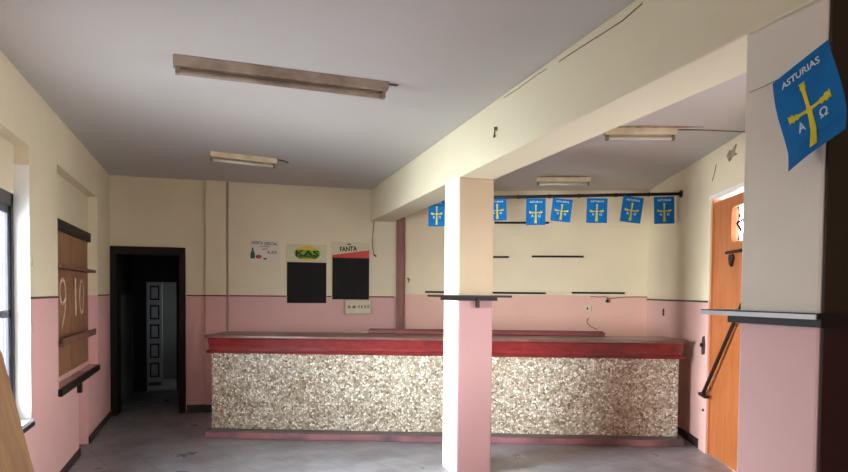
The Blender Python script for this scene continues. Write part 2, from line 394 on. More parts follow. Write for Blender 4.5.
# skirtings
def skirt(name, fr, a0, a1, h=0.09, o=0.0):
    structure(MB().box(fr, a0, a1, o, o+0.015, 0, h).build(name, M['base'], bevel=0.003))
skirt('baseboard_left_near', left, -2.6, SLOT[0], 0.07); skirt('baseboard_left_far', left, SLOT[1], 8.75, 0.07)
skirt('baseboard_back', back, 0.88, 1.11, 0.10); skirt('baseboard_back_right', back, 1.37, 3.6, 0.10); skirt('baseboard_pilaster', back, 1.10, 1.37, 0.10, 0.045)
skirt('baseboard_bar', bar, 0.05, 3.35, 0.10); skirt('baseboard_right', rwall, 0.05, 2.215, 0.09)

# ------------------------------------------------------------------ windows in the left wall
def window(name, a0, a1, z0, z1, label):
    root = thing(name, left((a0+a1)/2, -0.14, z0), label, None); root['kind'] = 'structure'
    oa, ob = -0.16, -0.095
    mb = MB()
    for x0, x1, y0_, y1_ in ((a0, a0+0.05, z0, z1), (a1-0.05, a1, z0, z1), (a0, a1, z0, z0+0.05), (a0, a1, z1-0.09, z1)):
        mb.box(left, x0, x1, oa, ob, y0_, y1_)
    mb.build('window_frame', M['frame'], root, bevel=0.004)
    mid = (a0+a1)/2
    for k, (x0, x1) in enumerate(((a0+0.05, mid+0.03), (mid-0.03, a1-0.05))):
        o0, o1 = (-0.155, -0.13) if k == 0 else (-0.128, -0.103)
        sa_ = MB()
        for u, v, p, q_ in ((x0, x0+0.055, z0+0.05, z1-0.09), (x1-0.055, x1, z0+0.05, z1-0.09), (x0, x1, z0+0.05, z0+0.11), (x0, x1, z1-0.14, z1-0.09), (x0, x1, 1.36, 1.41)):
            sa_.box(left, u, v, o0, o1, p, q_)
        fo = sa_.build('sash', M['frame'], root, bevel=0.003)
        MB().box(left, x0+0.05, x1-0.05, (o0+o1)/2-0.002, (o0+o1)/2+0.002, z0+0.1, z1-0.13).build('pane', M['glass'], fo)
    for u0, u1 in ((a0, a0+0.004), (a1-0.004, a1)): MB().box(left, u0, u1, -0.094, -0.0005, z0+0.007, z1+0.20).build('lit_reveal_lining', M['white'], root)  # blown-out window light on the jambs, put into a white lining
    MB().box(left, a0, a1, -0.095, 0.012, z0-0.02, z0+0.006).build('sill', M['sill'], root, bevel=0.003)
    MB().box(left, a0-0.01, a1+0.01, 0.0, 0.02, z0-0.045, z0-0.02).build('sill_edge', M['blackwood'], root)
    return root
window('window_1', WIN[0], WIN[1], WIN[2], 2.19, 'dark framed sliding window in the left wall')
for i, w in enumerate((WIN,)):
    portal('sky_portal_%d' % i, (XL-0.28, (w[0]+w[1])/2, (w[2]+2.19)/2), (w[1]-w[0], 2.19-w[2]), (1, 0, 0))
# little shutter catches on the far jamb
for z in (1.74, 1.28):
    t_ = thing('shutter_catch', left(5.06, 0.0, z), ('upper' if z > 1.5 else 'lower') + ' small grey metal catch at the edge of the bright window reveal', 'catch', 'shutter catches on the window reveal')
    MB().box(left, 5.052, 5.066, 0.0, 0.012, z-0.03, z+0.03).build('plate', M['socket'], t_, bevel=0.002)
    MB().tube([left(5.056, 0.008, z), left(5.03, 0.012, z)], 0.004).build('pin', M['socket'], t_)

daylight('bar_side_fill', rwall(4.8, -0.12, 1.65), (1.38, 1.28), (-math.cos(Q), -math.sin(Q), 0.0), BARFILL, (1.0, 0.90, 0.80))  # unseen lamp added in the side opening to brighten the bar

# ------------------------------------------------------------------ niche score board on the left wall
b = thing('score_board', left(6.85, -0.07, 0.75), 'brown wooden board with chalked 9 and 10 set in the left wall recess', 'board')
for a0, a1 in ((5.905, 6.76), (6.768, 7.62)):
    MB().box(left, a0, a1, -0.088, -0.062, 0.80, 2.06).build('panel', M['board'], b, bevel=0.003)
o = MB().box(left, 5.905, 7.66, -0.088, -0.035, 2.05, 2.145).build('top_batten', M['blackwood'], b, bevel=0.004); o['label'] = 'black top batten'
MB().box(left, 5.905, 7.52, -0.06, 0.032, 1.725, 1.755).build('shelf', M['boardrail'], b, bevel=0.004)
rl = MB().box(left, 5.905, 7.50, -0.06, 0.03, 1.085, 1.105).build('lower_shelf', M['boardrail'], b, bevel=0.004)
MB().box(left, 5.905, 7.50, 0.022, 0.034, 1.085, 1.15).build('shelf_lip', M['boardrail'], rl, bevel=0.003)
for s_, w_, a_ in (('9', 0.28, 6.26), ('1', 0.08, 6.94), ('0', 0.24, 7.16)):
    text_mb(s_, left, a_, -0.0615, 1.20 if s_ == '9' else 1.30, 0.4, w_, 0.46 if s_ == '9' else 0.36, bold=-0.008).build('chalk_number', M['chalk'], b)
t_ = thing('wall_ledge', left(6.7, 0, 0.7), 'black wooden ledge on the left wall beneath the brown board', 'ledge')
MB().box(left, 5.86, 7.76, 0.001, 0.035, 0.685, 0.745).build('board', M['blackwood'], t_, bevel=0.006)
MB().box(left, 6.64, 6.70, 0.001, 0.04, 0.60, 0.685).build('bracket', M['blackwood'], t_, bevel=0.004)

# ------------------------------------------------------------------ leaning board at the left
def leaning_board():
    A = Vector((-0.650, 3.50, 0.012)); B = Vector((-1.135, 3.60, 2.06)); wv = Vector((0, -0.62, 0.0))
    e = (B - A).normalized(); nn = e.cross(wv.normalized()).normalized()
    if nn.x > 0: nn = -nn
    t_ = thing('leaning_board', A + wv*0.5, 'tall brown wooden board leaning on the left wall by the window', 'board')
    p = [A, A+wv, B+wv, B]; mb = MB(); mb.hexa([q_ for q_ in p] + [q_ + nn*0.02 for q_ in p]); mb.build('panel', M['leanboard'], t_, bevel=0.004)
    mb = MB()
    for k in (0.25, 0.75):
        c_ = A + (B-A)*k + nn*0.02; mb = MB()
        q_ = [c_, c_+wv, c_+wv+e*0.07, c_+e*0.07]; mb.hexa(q_ + [x + nn*0.022 for x in q_])
        mb.build('back_batten', M['boardrail'], t_)
leaning_board()

# ------------------------------------------------------------------ dark doorway in the back wall
d = thing('door_1', back(0.43, 0, 0), 'dark brown framed doorway at the left of the back wall', None); d['kind'] = 'structure'
mb = MB()
mb.box(back, -0.0, 0.075, -0.30, 0.02, 0, 2.09).box(back, 0.79, 0.87, -0.30, 0.02, 0, 2.09).box(back, 0.075, 0.79, -0.30, 0.02, 1.995, 2.09)
mb.build('door_frame', M['darkwood'], d, bevel=0.004)
# corridor behind
CZ = 2.6
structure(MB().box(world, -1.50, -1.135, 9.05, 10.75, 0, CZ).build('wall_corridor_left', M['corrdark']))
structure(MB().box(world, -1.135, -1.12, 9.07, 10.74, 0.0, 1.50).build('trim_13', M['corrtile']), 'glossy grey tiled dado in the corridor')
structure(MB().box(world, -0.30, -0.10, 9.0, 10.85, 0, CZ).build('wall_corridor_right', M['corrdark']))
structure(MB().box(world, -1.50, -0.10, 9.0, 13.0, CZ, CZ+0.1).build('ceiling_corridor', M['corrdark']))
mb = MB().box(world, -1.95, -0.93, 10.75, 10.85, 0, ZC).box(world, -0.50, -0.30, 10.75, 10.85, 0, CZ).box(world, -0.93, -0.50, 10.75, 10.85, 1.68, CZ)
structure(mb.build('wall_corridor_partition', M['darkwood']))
structure(MB().box(world, -1.9, 1.2, 12.2, 12.35, 0, ZC).build('wall_corridor_end', M['corrwall']))
structure(MB().box(world, -1.9, -1.75, 10.85, 12.2, 0, ZC).build('wall_corridor_side', M['corrwall']))
mb = MB().box(world, 1.0, 1.15, 10.85, 12.2, 0, 0.9).box(world, 1.0, 1.15, 10.85, 12.2, 1.9, ZC).box(world, 1.0, 1.15, 11.3, 12.2, 0.9, 1.9).box(world, -0.1, 1.15, 10.75, 10.85, 0, ZC)
structure(mb.build('wall_corridor_far', M['corrwall']))
portal('corridor_portal', (1.18, 11.08, 1.4), (0.45, 1.0), (-1, 0, 0))
daylight('corridor_fill', (1.05, 11.08, 1.4), (0.42, 0.95), (-1, -0.12, 0), 7, (0.85, 0.93, 1.0))  # lamp added in the unseen side opening to brighten the corridor
# grey panelled leaf standing open beyond the partition
lf = thing('panelled_door', (-0.86, 11.37, 0.0), 'grey five panelled door leaf standing open beyond the dark corridor', 'door')
x0, x1 = -0.985, -0.740; zz = 0.06; PHt = 0.313
mb = MB().box(world, x0, x0+0.05, 11.35, 11.39, zz, zz+5*PHt+0.08).box(world, x1-0.05, x1, 11.35, 11.39, zz, zz+5*PHt+0.08)
for k in range(6): mb.box(world, x0+0.05, x1-0.05, 11.35, 11.39, zz+PHt*k, zz+PHt*k+0.08)
mb.build('stiles_and_rails', M['shutter'], lf, bevel=0.004)
for k in range(5):
    pn = MB().box(world, x0+0.05, x1-0.05, 11.375, 11.385, zz+0.08+PHt*k, zz+PHt*(k+1)).build('panel', M['darkwood'], lf)
    MB().box(world, x0+0.072, x1-0.072, 11.352, 11.376, zz+0.105+PHt*k, zz+PHt*(k+1)-0.025).build('raised_field', M['shutter'], pn, bevel=0.008)
MB().box(world, x0+0.02, x1-0.02, 11.36, 11.38, 0.0, zz).build('kickboard', M['corrdark'], lf)

# ------------------------------------------------------------------ orange door in the right wall
d = thing('door_2', rwall((DR[0]+DR[1])/2, -0.1, 0), 'orange wooden door with a rounded glass pane in the right wall', None); d['kind'] = 'structure'
pa, pb, pz = DR[0]+0.02, DR[1]-0.02, 2.445
ga, gb, g0, g1 = 2.865, 3.215, 2.03, 2.345
oo = (-0.055, -0.015)
def rounded(a0, a1, z0, z1, r, n=6):
    out = []
    for cx_, cz_, t0 in ((a1-r, z1-r, 0), (a0+r, z1-r, 90), (a0+r, z0+r, 180), (a1-r, z0+r, 270)):
        for k in range(n+1):
            t = math.radians(t0 + 90*k/n); out.append((cx_+r*math.cos(t), cz_+r*math.sin(t)))
    return out
mb = MB()
inner = rounded(ga, gb, g0, g1, 0.06); N_ = len(inner)
cx_, cz_ = (ga+gb)/2, (g0+g1)/2; ea, eb_, ez0, ez1 = ga-0.04, gb+0.04, g0-0.04, g1+0.04
outer = []
for (a, z) in inner:                                  # project the ring of the pane out to a close rectangle
    dx_, dz_ = a-cx_, z-cz_
    k = min(((eb_-cx_)/abs(dx_)) if abs(dx_) > 1e-6 else 1e9, ((ez1-cz_)/abs(dz_)) if abs(dz_) > 1e-6 else 1e9)
    outer.append((cx_+dx_*k, cz_+dz_*k))
V = {o_: ([mb.bm.verts.new(rwall(a, o_, z)) for a, z in inner], [mb.bm.verts.new(rwall(a, o_, z)) for a, z in outer]) for o_ in oo}
for o_ in oo:
    I, O = V[o_]
    for k in range(N_):
        j = (k+1) % N_
        (a1_, z1_), (a2_, z2_) = outer[k], outer[j]
        if abs(a1_-a2_) > 1e-4 and abs(z1_-z2_) > 1e-4 and (abs(abs(a1_-cx_)-(eb_-cx_)) < 1e-4) != (abs(abs(a2_-cx_)-(eb_-cx_)) < 1e-4):
            ca_ = eb_ if (a1_+a2_)/2 > cx_ else ea; cz2 = ez1 if (z1_+z2_)/2 > cz_ else ez0
            mb.bm.faces.new([I[k], O[k], mb.bm.verts.new(rwall(ca_, o_, cz2)), O[j], I[j]])
        else: mb.bm.faces.new([I[k], O[k], O[j], I[j]])
for k in range(N_): mb.bm.faces.new([V[oo[0]][0][k], V[oo[0]][0][(k+1)%N_], V[oo[1]][0][(k+1)%N_], V[oo[1]][0][k]])
mb.box(rwall, pa, ea, oo[0], oo[1], 0.01, pz).box(rwall, eb_, pb, oo[0], oo[1], 0.01, pz).box(rwall, ea, eb_, oo[0], oo[1], 0.01, ez0).box(rwall, ea, eb_, oo[0], oo[1], ez1, pz)
mb.build('door_panel', M['orange'], d)
pane = MB().slab(rwall, rounded(ga, gb, g0, g1, 0.06), -0.037, -0.033).build('glass_pane', M['glass'], d)
mb = MB()
mb.tube([rwall(3.00, -0.03, 2.04), rwall(3.04, -0.03, 2.13), rwall(2.96, -0.03, 2.19), rwall(3.02, -0.03, 2.25), rwall(2.98, -0.03, 2.33)], 0.011)
mb.tube([rwall(2.96, -0.03, 2.19), rwall(3.12, -0.03, 2.22)], 0.010)
mb.build('grille_scroll', M['iron'], pane)
mb = MB(); mb.tube([rwall(2.815, 0.005, 1.94), rwall(3.17, 0.005, 1.94)], 0.014)
bo = mb.build('bolt', M['iron'], d)
MB().slab(rwall, [(2.87, 1.92), (2.95, 1.92), (2.97, 1.88), (2.92, 1.81), (2.88, 1.83), (2.86, 1.88)], -0.014, 0.005).build('bolt_keeper', M['iron'], bo)
mb = MB().box(rwall, DR[0], DR[0]+0.018, -0.25, -0.002, 0, 2.475).box(rwall, DR[1]-0.018, DR[1], -0.25, -0.002, 0, 2.475)
mb.build('door_frame', M['orange'], d)
MB().box(rwall, 2.22, DR[0], 0.0, 0.022, 0, 2.475).build('architrave', M['rwall'], d, bevel=0.006)
MB().box(rwall, DR[0]+0.001, DR[1]-0.001, -0.2, 0.03, 2.475, 2.51).build('lintel_strip', M['white'], d)
lk = MB().slab(rwall, [(2.28, 0.96), (2.355, 0.97), (2.37, 1.06), (2.345, 1.15), (2.30, 1.14), (2.27, 1.06)], 0.022, 0.030).build('lock_plate', M['smudge'], d)
MB().tube([rwall(2.32, 0.03, 1.06), rwall(2.32, 0.055, 1.06)], 0.018).build('lock_cylinder', M['iron'], lk)
MB().slab(rwall, [(2.32, 0.40), (2.38, 0.41), (2.38, 0.435), (2.33, 0.43)], 0.022, 0.026).build('chipped_paint', M['smudge'], d)
for a_, b_ in ((2.45, 3.31),): portal('door_portal', rwall((a_+b_)/2, -0.27, 2.2), (0.9, 0.6), (-math.cos(Q), -math.sin(Q), 0))

t_ = thing('prop_bar', rwall(2.41, 0.03, 0.58), 'dark iron bar slanting across the orange door', 'bar')
mb = MB(); mb.tube([rwall(3.24, 0.02, 1.48), rwall(2.415, 0.05, 0.59)], 0.017); mb.build('shaft', M['iron'], t_)
MB().slab(rwall, [(2.32, 0.565), (2.50, 0.555), (2.50, 0.580), (2.32, 0.592)], 0.023, 0.065).build('foot', M['iron'], t_, bevel=0.002)

# ------------------------------------------------------------------ bar counter
c = thing('bar_counter', ctr(2.45, -0.2, 0), 'long bar counter faced with pebble mosaic under a red wooden top', 'bar counter')
SL, SR = 0.0, 4.93
pl_ = MB().box(ctr, SL-0.02, SR+0.02, -0.50, 0.15, 0, 0.065).build('plinth', M['plinth'], c, bevel=0.008)
MB().box(ctr, SL-0.02, SR+0.02, -0.48, 0.135, 0.065, 0.075).build('plinth_top', M['plinthtop'], pl_)
MB().box(ctr, SL, SR, -0.50, 0.0, 0.075, 0.895).build('mosaic_front', M['mosaic'], c, bevel=0.006)
MB().prism(ctr, [(-0.52, 0.890), (0.045, 0.890), (0.055, 0.900), (0.045, 0.918), (0.02, 0.922), (-0.52, 0.922)], SL-0.04, SR+0.045).build('lower_moulding', M['redlip'], c)
MB().prism(ctr, [(-0.52, 0.922), (0.022, 0.922), (0.030, 0.96), (0.055, 1.03), (0.068, 1.055), (-0.52, 1.055)], SL-0.02, SR+0.025).build('fascia', M['red'], c)
MB().box(ctr, SL-0.045, SR+0.05, -0.62, 0.085, 1.055, 1.082).build('counter_top', M['top'], c, bevel=0.005)
t_ = thing('counter_plank', ctr(3.05, -0.55, 1.082), 'dark red plank lying along the rear edge of the bar counter', 'plank')
MB().box(ctr, 1.62, 4.28, -0.61, -0.49, 1.083, 1.125).build('board', M['rail'], t_, bevel=0.005)
MB().box(ctr, 1.62, 4.28, -0.615, -0.60, 1.083, 1.135).build('edge_strip', M['rail'], t_)

# ------------------------------------------------------------------ brown post and battens behind the bar
structure(MB().box(bar, -0.035, 0.075, 0.0, 0.05, 0.0, ZBM+0.3).build('trim_14', M['brownpost'], bevel=0.004), 'brown wooden post at the left end of the wall behind the bar')
BAT = [(1.30, 2.03, 2.513, 'thin black shelf batten hidden partly behind the hanging flags'),
       (1.20, 1.50, 2.048, 'short black batten just right of the middle pillar, upper of two'),
       (1.81, 2.50, 2.058, 'black batten alone in the middle of the wall behind the bar'),
       (1.20, 2.005, 1.560, 'long black batten right of the middle pillar at dado height'),
       (2.352, 3.052, 1.571, 'rightmost black batten at dado height on the wall behind the bar'),
       (0.363, 1.15, 1.563, 'black batten left of the middle pillar above the red counter')]
for a0, a1, z, lab in BAT:
    t_ = thing('shelf_batten', bar((a0+a1)/2, 0, z), lab, 'shelf batten', 'black shelf battens on the wall behind the bar')
    MB().box(bar, a0, a1, 0.004, 0.03, z-0.013, z+0.013).build('strip', M['blackwood'], t_, bevel=0.003)
    for a in (a0+0.05, a1-0.05): MB().tube([bar(a, 0.0, z), bar(a, 0.034, z)], 0.006, 8).build('screw', M['iron'], t_)

# ------------------------------------------------------------------ drinking ledges round the pillars
def ledge(ya, yb, e, z, edge_mat, label, bracket, ef=None, eb=None):
    xa, xb = beam_x(ya), beam_x(yb); ef = ef or e; eb = eb or e
    t_ = thing('pillar_ledge', ((xa+xb)/2+BW/2, (ya+yb)/2, z), label, 'ledge')
    def ring(e1, z0, z1, ein=0.001, f=None, k=None):
        f = f or e1; k = k or e1
        mb = MB()
        O = [(xa-e1, ya-f), (xa+BW+e1, ya-f), (xb+BW+e1, yb+k), (xb-e1, yb+k)]
        I = [(xa-ein, ya-ein), (xa+BW+ein, ya-ein), (xb+BW+ein, yb+ein), (xb-ein, yb+ein)]
        vs = [[mb.bm.verts.new((x, y, zz_)) for x, y in P] for zz_ in (z0, z1) for P in (O, I)]
        for k_ in range(4):
            j = (k_+1) % 4
            mb.bm.faces.new([vs[0][k_], vs[0][j], vs[2][j], vs[2][k_]]); mb.bm.faces.new([vs[1][k_], vs[1][j], vs[3][j], vs[3][k_]])
            mb.bm.faces.new([vs[0][k_], vs[0][j], vs[1][j], vs[1][k_]]); mb.bm.faces.new([vs[2][k_], vs[2][j], vs[3][j], vs[3][k_]])
        return mb
    ring(e, z-0.014, z+0.004, f=ef, k=eb).build('board', M['blackwood'], t_)
    ring(0.028, z-0.042, z-0.014).build('batten', M['blackwood'], t_)
    if edge_mat != 'blackwood':
        mb = MB(); ya_, yb_ = ya-ef, yb+eb
        mb.hexa([(xa-e-0.004, ya_+0.004, z-0.016), (xa-e, ya_+0.004, z-0.016), (xb-e, yb_, z-0.016), (xb-e-0.004, yb_, z-0.016), (xa-e-0.004, ya_+0.004, z), (xa-e, ya_+0.004, z), (xb-e, yb_, z), (xb-e-0.004, yb_, z)])
        o = mb.build('edge_strip', M[edge_mat], t_); o['label'] = 'pale grey window-lit edge strip'
    if bracket:
        for sx_ in bracket:
            MB().slab(world, [(xa+sx_-0.012, z-0.014), (xa+sx_+0.012, z-0.014), (xa+sx_+0.012, z-0.10), (xa+sx_-0.012, z-0.10)], ya-0.045, ya-0.001).build('bracket', M['blackwood'], t_, bevel=0.003)
ledge(P1, P2, 0.12, 1.530, 'blackwood', 'thin black drinks ledge round the middle pillar', (0.165,))
ledge(Q1, Q2, 0.045, 1.492, 'litedge', 'pale edged drinks ledge round the near right pillar', None, ef=0.03, eb=0.15)

# ------------------------------------------------------------------ flag bunting on its rod
RO = 1.43
rod0 = bar(0.47, RO, 2.636); rod1 = bar(3.335, RO, 2.684)
t_ = thing('curtain_rod', rod0, 'black rod holding the blue flags above the bar counter', 'rod')
mb = MB(); mb.tube([rod0, rod1], 0.019); mb.build('pole', M['black'], t_, smooth=True)
mb = MB(); mb.tube([bar(3.32, RO, 2.684), bar(3.345, RO, 2.684)], 0.040, 14); mb.build('end_flange', M['black'], t_)
for s_ in (0.75, 1.53, 1.88, 2.21, 2.62, 2.98):
    z_ = 2.628 + 0.056*s_/3.335
    mb = MB(); mb.tube([bar(s_-0.012, RO, z_), bar(s_+0.012, RO, z_)], 0.023, 12); mb.build('ring', M['iron'], t_)

def flag(fr, P, w, h, tilt, label, group=None, wave=0.008, fr_o=1.0, sheet=None, detail=True):
    """P = (s, o, z) of the top centre; sheet maps (u 0..1, v 0..1) to a world point if given"""
    a, o, z = P
    ct, st = math.cos(tilt), math.sin(tilt)
    ph_ = random.uniform(0, 6)
    def local(u, v, off=0.0):
        x = (u-0.5)*w; y = -v*h
        xr = x*ct - y*st; yr = x*st + y*ct
        return fr(a+xr, o + off + wave*math.sin(5*u+ph_)*v, z+yr)
    f = sheet or local
    base = f(0.5, 0, 0)
    t_ = thing('hanging_flag', base, label, 'flag', group)
    def grid(u0, u1, v0, v1, off, nu=8, nv=10, shape=None):
        mb = MB(); L = []
        for k, oo_ in enumerate((off, off-0.0012)):
            L.append([[mb.bm.verts.new(f(u0+(u1-u0)*i/nu, v0+(v1-v0)*j/nv, oo_)) for i in range(nu+1)] for j in range(nv+1)])
        for j in range(nv):
            for i in range(nu):
                for G_ in L: mb.bm.faces.new([G_[j][i], G_[j][i+1], G_[j+1][i+1], G_[j+1][i]])
        A, B = L
        for i in range(nu):
            mb.bm.faces.new([A[0][i], A[0][i+1], B[0][i+1], B[0][i]]); mb.bm.faces.new([A[nv][i], A[nv][i+1], B[nv][i+1], B[nv][i]])
        for j in range(nv):
            mb.bm.faces.new([A[j][0], A[j+1][0], B[j+1][0], B[j][0]]); mb.bm.faces.new([A[j][nu], A[j+1][nu], B[j+1][nu], B[j][nu]])
        return mb
    grid(0, 1, 0, 1, 0).build('cloth', M['flag'], t_, smooth=False)
    # the cross: tapering staff with flared ends and drooping arms
    def strip(pts, off=0.002):
        mb = MB(); A = []
        for (u, v, hw, hv) in pts:
            A.append([[mb.bm.verts.new(f(u+sg*hw, v+sg*hv, off-k*0.001)) for sg in (-1, 1)] for k in (0, 1)])
        for p, q_ in zip(A, A[1:]):
            mb.bm.faces.new([p[0][0], p[0][1], q_[0][1], q_[0][0]]); mb.bm.faces.new([p[1][0], p[1][1], q_[1][1], q_[1][0]])
            for e_ in (0, 1): mb.bm.faces.new([p[0][e_], q_[0][e_], q_[1][e_], p[1][e_]])
        for p in (A[0], A[-1]): mb.bm.faces.new([p[0][0], p[0][1], p[1][1], p[1][0]])
        return mb
    cr_ = strip([(0.5, 0.24, 0.055, 0), (0.5, 0.265, 0.035, 0), (0.5, 0.29, 0.05, 0), (0.5, 0.32, 0.03, 0), (0.5, 0.50, 0.026, 0), (0.5, 0.54, 0.05, 0), (0.5, 0.58, 0.034, 0), (0.5, 0.75, 0.048, 0), (0.5, 0.93, 0.062, 0)])
    for sg in (-1, 1):
        o2 = strip([(0.5, 0.54, 0, 0.020), (0.5+sg*0.09, 0.535, 0, 0.016), (0.5+sg*0.16, 0.53, 0, 0.016), (0.5+sg*0.20, 0.53, 0, 0.034), (0.5+sg*0.23, 0.525, 0, 0.022), (0.5+sg*0.27, 0.52, 0, 0.045), (0.5+sg*0.31, 0.515, 0, 0.030), (0.5+sg*0.34, 0.51, 0, 0.046)], 0.0021)
        me = bpy.data.meshes.new('x'); o2.bm.to_mesh(me); o2.bm.free(); cr_.bm.from_mesh(me); bpy.data.meshes.remove(me)
    cr_.build('cross', M['flagyel'], t_)
    # lettering mapped on the cloth
    def lettering(body, u, v, wu, hv, name):
        ff = lambda x, oo_, y: f(u+x, v-y, 0.0016+oo_)
        text_mb(body, ff, 0, 0, 0, 0.5, wu, hv, bold=0.008, thick=0.0008).build(name, M['flagwhite'], t_)
    lettering('ASTURIAS', 0.17, 0.165, 0.66, 0.075, 'lettering')
    lettering('A', 0.27, 0.70, 0.12, 0.10, 'alpha_letter'); lettering('\u03a9', 0.63, 0.70, 0.12, 0.10, 'omega_letter')
    return t_
FL = [(0.60, 2.62, 0.190, 0.305, 0, 'leftmost small blue flag, in the gap left of the middle pillar'),
      (1.285, 2.628, 0.215, 0.245, 0.04, 'small blue flag half hidden by the right edge of the middle pillar'),
      (1.727, 2.632, 0.218, 0.3, 0, 'straight blue flag, first fully visible one right of the middle pillar'),
      (2.028, 2.628, 0.225, 0.258, -0.1, 'tilted blue flag, second fully visible one right of the middle pillar'),
      (2.41, 2.634, 0.228, 0.278, -0.02, 'straight blue flag in the middle of the five right of the pillar'),
      (2.81, 2.648, 0.228, 0.288, -0.13, 'tilted blue flag, second from the right end of the rod'),
      (3.143, 2.65, 0.225, 0.302, 0.03, 'rightmost small blue flag beside the end of the black rod')]
for s_, z_, w_, h_, tl, lab in FL:
    flag(bar, (s_, RO+0.024, z_), w_, h_, tl, lab, 'small blue flags hanging from the black rod')
# large looking flag near the camera, pinned at the corner of the right pillar
TL, TR, BR, BL = Vector((1.835, 1.772, 2.280)), Vector((1.812, 1.537, 2.340)), Vector((1.790, 1.448, 2.045)), Vector((1.815, 1.673, 1.960))
def sheet(u, v, off=0.0):
    p = TL.lerp(TR, u).lerp(BL.lerp(BR, u), v)
    nn = Vector((-1, 0.1, 0)).normalized()
    bulge = 0.012*math.sin(v*5.5+u*1.5) + 0.010*math.sin(u*4.0)*v
    fold = -0.02*max(0, v-0.80)/0.2 if v > 0.8 else 0
    return tuple(p + nn*(off + bulge*0.6 - fold*0.6))
flag(None, (0, 0, 0), 1, 1, 0, 'near blue flag with yellow cross pinned at the corner of the right pillar', sheet=sheet)

# ------------------------------------------------------------------ fluorescent lights
def batten_light(p0, p1, zc, mat, label, width=0.085, drop=0.05, peel=None, tube_r=0.016, wide=False):
    p0 = Vector((*p0, 0)); p1 = Vector((*p1, 0)); L = (p1-p0).length; dd = (p1-p0)/L; nn = Vector((dd.y, -dd.x, 0))   # nn towards the camera
    fr = Fr(p0.x, p0.y, dd.x, dd.y, nn.x, nn.y)
    t_ = thing('fluorescent_light', ((p0.x+p1.x)/2, (p0.y+p1.y)/2, zc), label, 'ceiling light', 'fluorescent battens on the ceiling')
    MB().prism(fr, [(-width*0.6, zc-0.001), (width*0.6, zc-0.001), (width*0.38, zc-drop), (-width*0.38, zc-drop)], 0, L).build('housing', mat, t_, bevel=0.004)
    for a in (0.012, L-0.035):
        MB().box(fr, a, a+0.024, -0.02, 0.02, zc-drop-0.045, zc-drop).build('tube_holder', M['socket'] if mat != M['lampdim'] else M['lampdim'], t_, bevel=0.004)
    mb = MB(); mb.tube([fr(0.03, 0, zc-drop-0.027), fr(L-0.03, 0, zc-drop-0.027)], tube_r, 14); mb.build('tube', M['tube'] if mat != M['lampdim'] else M['lampdim'], t_, smooth=True)
    return fr, L
batten_light((-0.212, 4.215), (1.125, 4.275), ZC, M['lampdim'], 'long grey twin fluorescent batten on the ceiling nearest the camera', width=0.11, drop=0.055, tube_r=0.019)
batten_light((-0.01, 6.93), (0.66, 7.08), ZC, M['lamp'], 'short cream fluorescent batten on the ceiling before the posters', width=0.10, drop=0.05)
frC, LC = batten_light((3.17, 4.80), (3.73, 4.59), ZC, M['lamp'], 'short fluorescent batten beside peeling plaster beyond the beam', width=0.10, drop=0.05)
frD, LD = batten_light((3.73, 7.07), (4.33, 6.83), ZC, M['lamp'], 'farthest short fluorescent batten, above the hanging flags', width=0.09, drop=0.05)
def patch(fr, pts, z, name, label, cat, mat):
    mb = MB(); A = [mb.bm.verts.new(fr(a, o, z)) for a, o in pts]; B = [mb.bm.verts.new(fr(a, o, z-0.003)) for a, o in pts]
    mb.bm.faces.new(A); mb.bm.faces.new(B[::-1])
    for i in range(len(pts)): mb.bm.faces.new([A[i], B[i], B[(i+1)%len(pts)], A[(i+1)%len(pts)]])
    tag(mb.build(name, mat), label, cat)
patch(frC, [(0.03, 0.064), (0.02, 0.10), (0.3, 0.13), (0.62, 0.11), (0.80, 0.08), (0.66, 0.064)], ZC-0.0005, 'peeled_plaster', 'brown peeled plaster patch round the fluorescent batten beyond the beam', 'plaster patch', M['plasterpatch'])
patch(frD, [(0.03, 0.12), (0.2, 0.15), (0.42, 0.13), (0.62, 0.11), (0.58, 0.064), (0.06, 0.068)], ZC-0.0005, 'peeled_plaster', 'faint peeled plaster strip by the farthest fluorescent batten', 'plaster patch', M['plasterpatch'])
mb = MB(); mb.tube([(0.67, 7.06, ZC-0.006), (0.74, 7.10, ZC-0.004), (0.80, 7.19, ZC-0.004)], 0.006, 6)
tag(mb.build('ceiling_cable', M['wire']), 'short dark cable stub beside the cream batten before the posters', 'cable')
mb = MB(); mb.tube([(1.12, 4.25, ZC-0.008), (1.20, 4.26, ZC-0.004)], 0.006, 6)
tag(mb.build('ceiling_cable', M['wire']), 'short dark cable stub at the end of the long grey batten', 'cable')
mb = MB(); mb.tube([(3.72, 4.58, ZC-0.006), (3.95, 4.52, ZC-0.004), (4.2, 4.47, ZC-0.004), (4.37, 4.44, ZC-0.004)], 0.005, 6)
tag(mb.build('ceiling_cable', M['crack']), 'thin cable running from the batten beyond the beam to the right wall', 'cable')

# ------------------------------------------------------------------ posters and boards on the back wall
def BS(x): return (x-XL)/ca
t_ = thing('wall_poster', back(BS(0.67), 0.003, 1.92), 'small white paper poster with bottle and price on the back wall', 'poster')
a0, a1 = BS(0.475), BS(0.867)
MB().slab(back, [(a0, 1.925), (a1, 1.92), (a1, 2.185), (a1-0.03, 2.21), (a0+0.01, 2.225)], 0.002, 0.006).build('paper', M['paper'], t_)
text_mb('OFERTA', back, a0+0.03, 0.006, 2.160, 0.1, 0.145, 0.038, bold=0.001).build('lettering', M['ink'], t_)
text_mb('ESPECIAL', back, a0+0.195, 0.006, 2.152, 0.1, 0.165, 0.038, bold=0.001).build('lettering', M['ink'], t_)
text_mb('botella', back, a0+0.14, 0.006, 2.125, 0.1, 0.12, 0.022, bold=0.002).build('lettering', M['inkfade'], t_)
text_mb('vino', back, a0+0.165, 0.006, 2.090, 0.1, 0.07, 0.024, bold=0.002).build('lettering', M['inkfade'], t_)
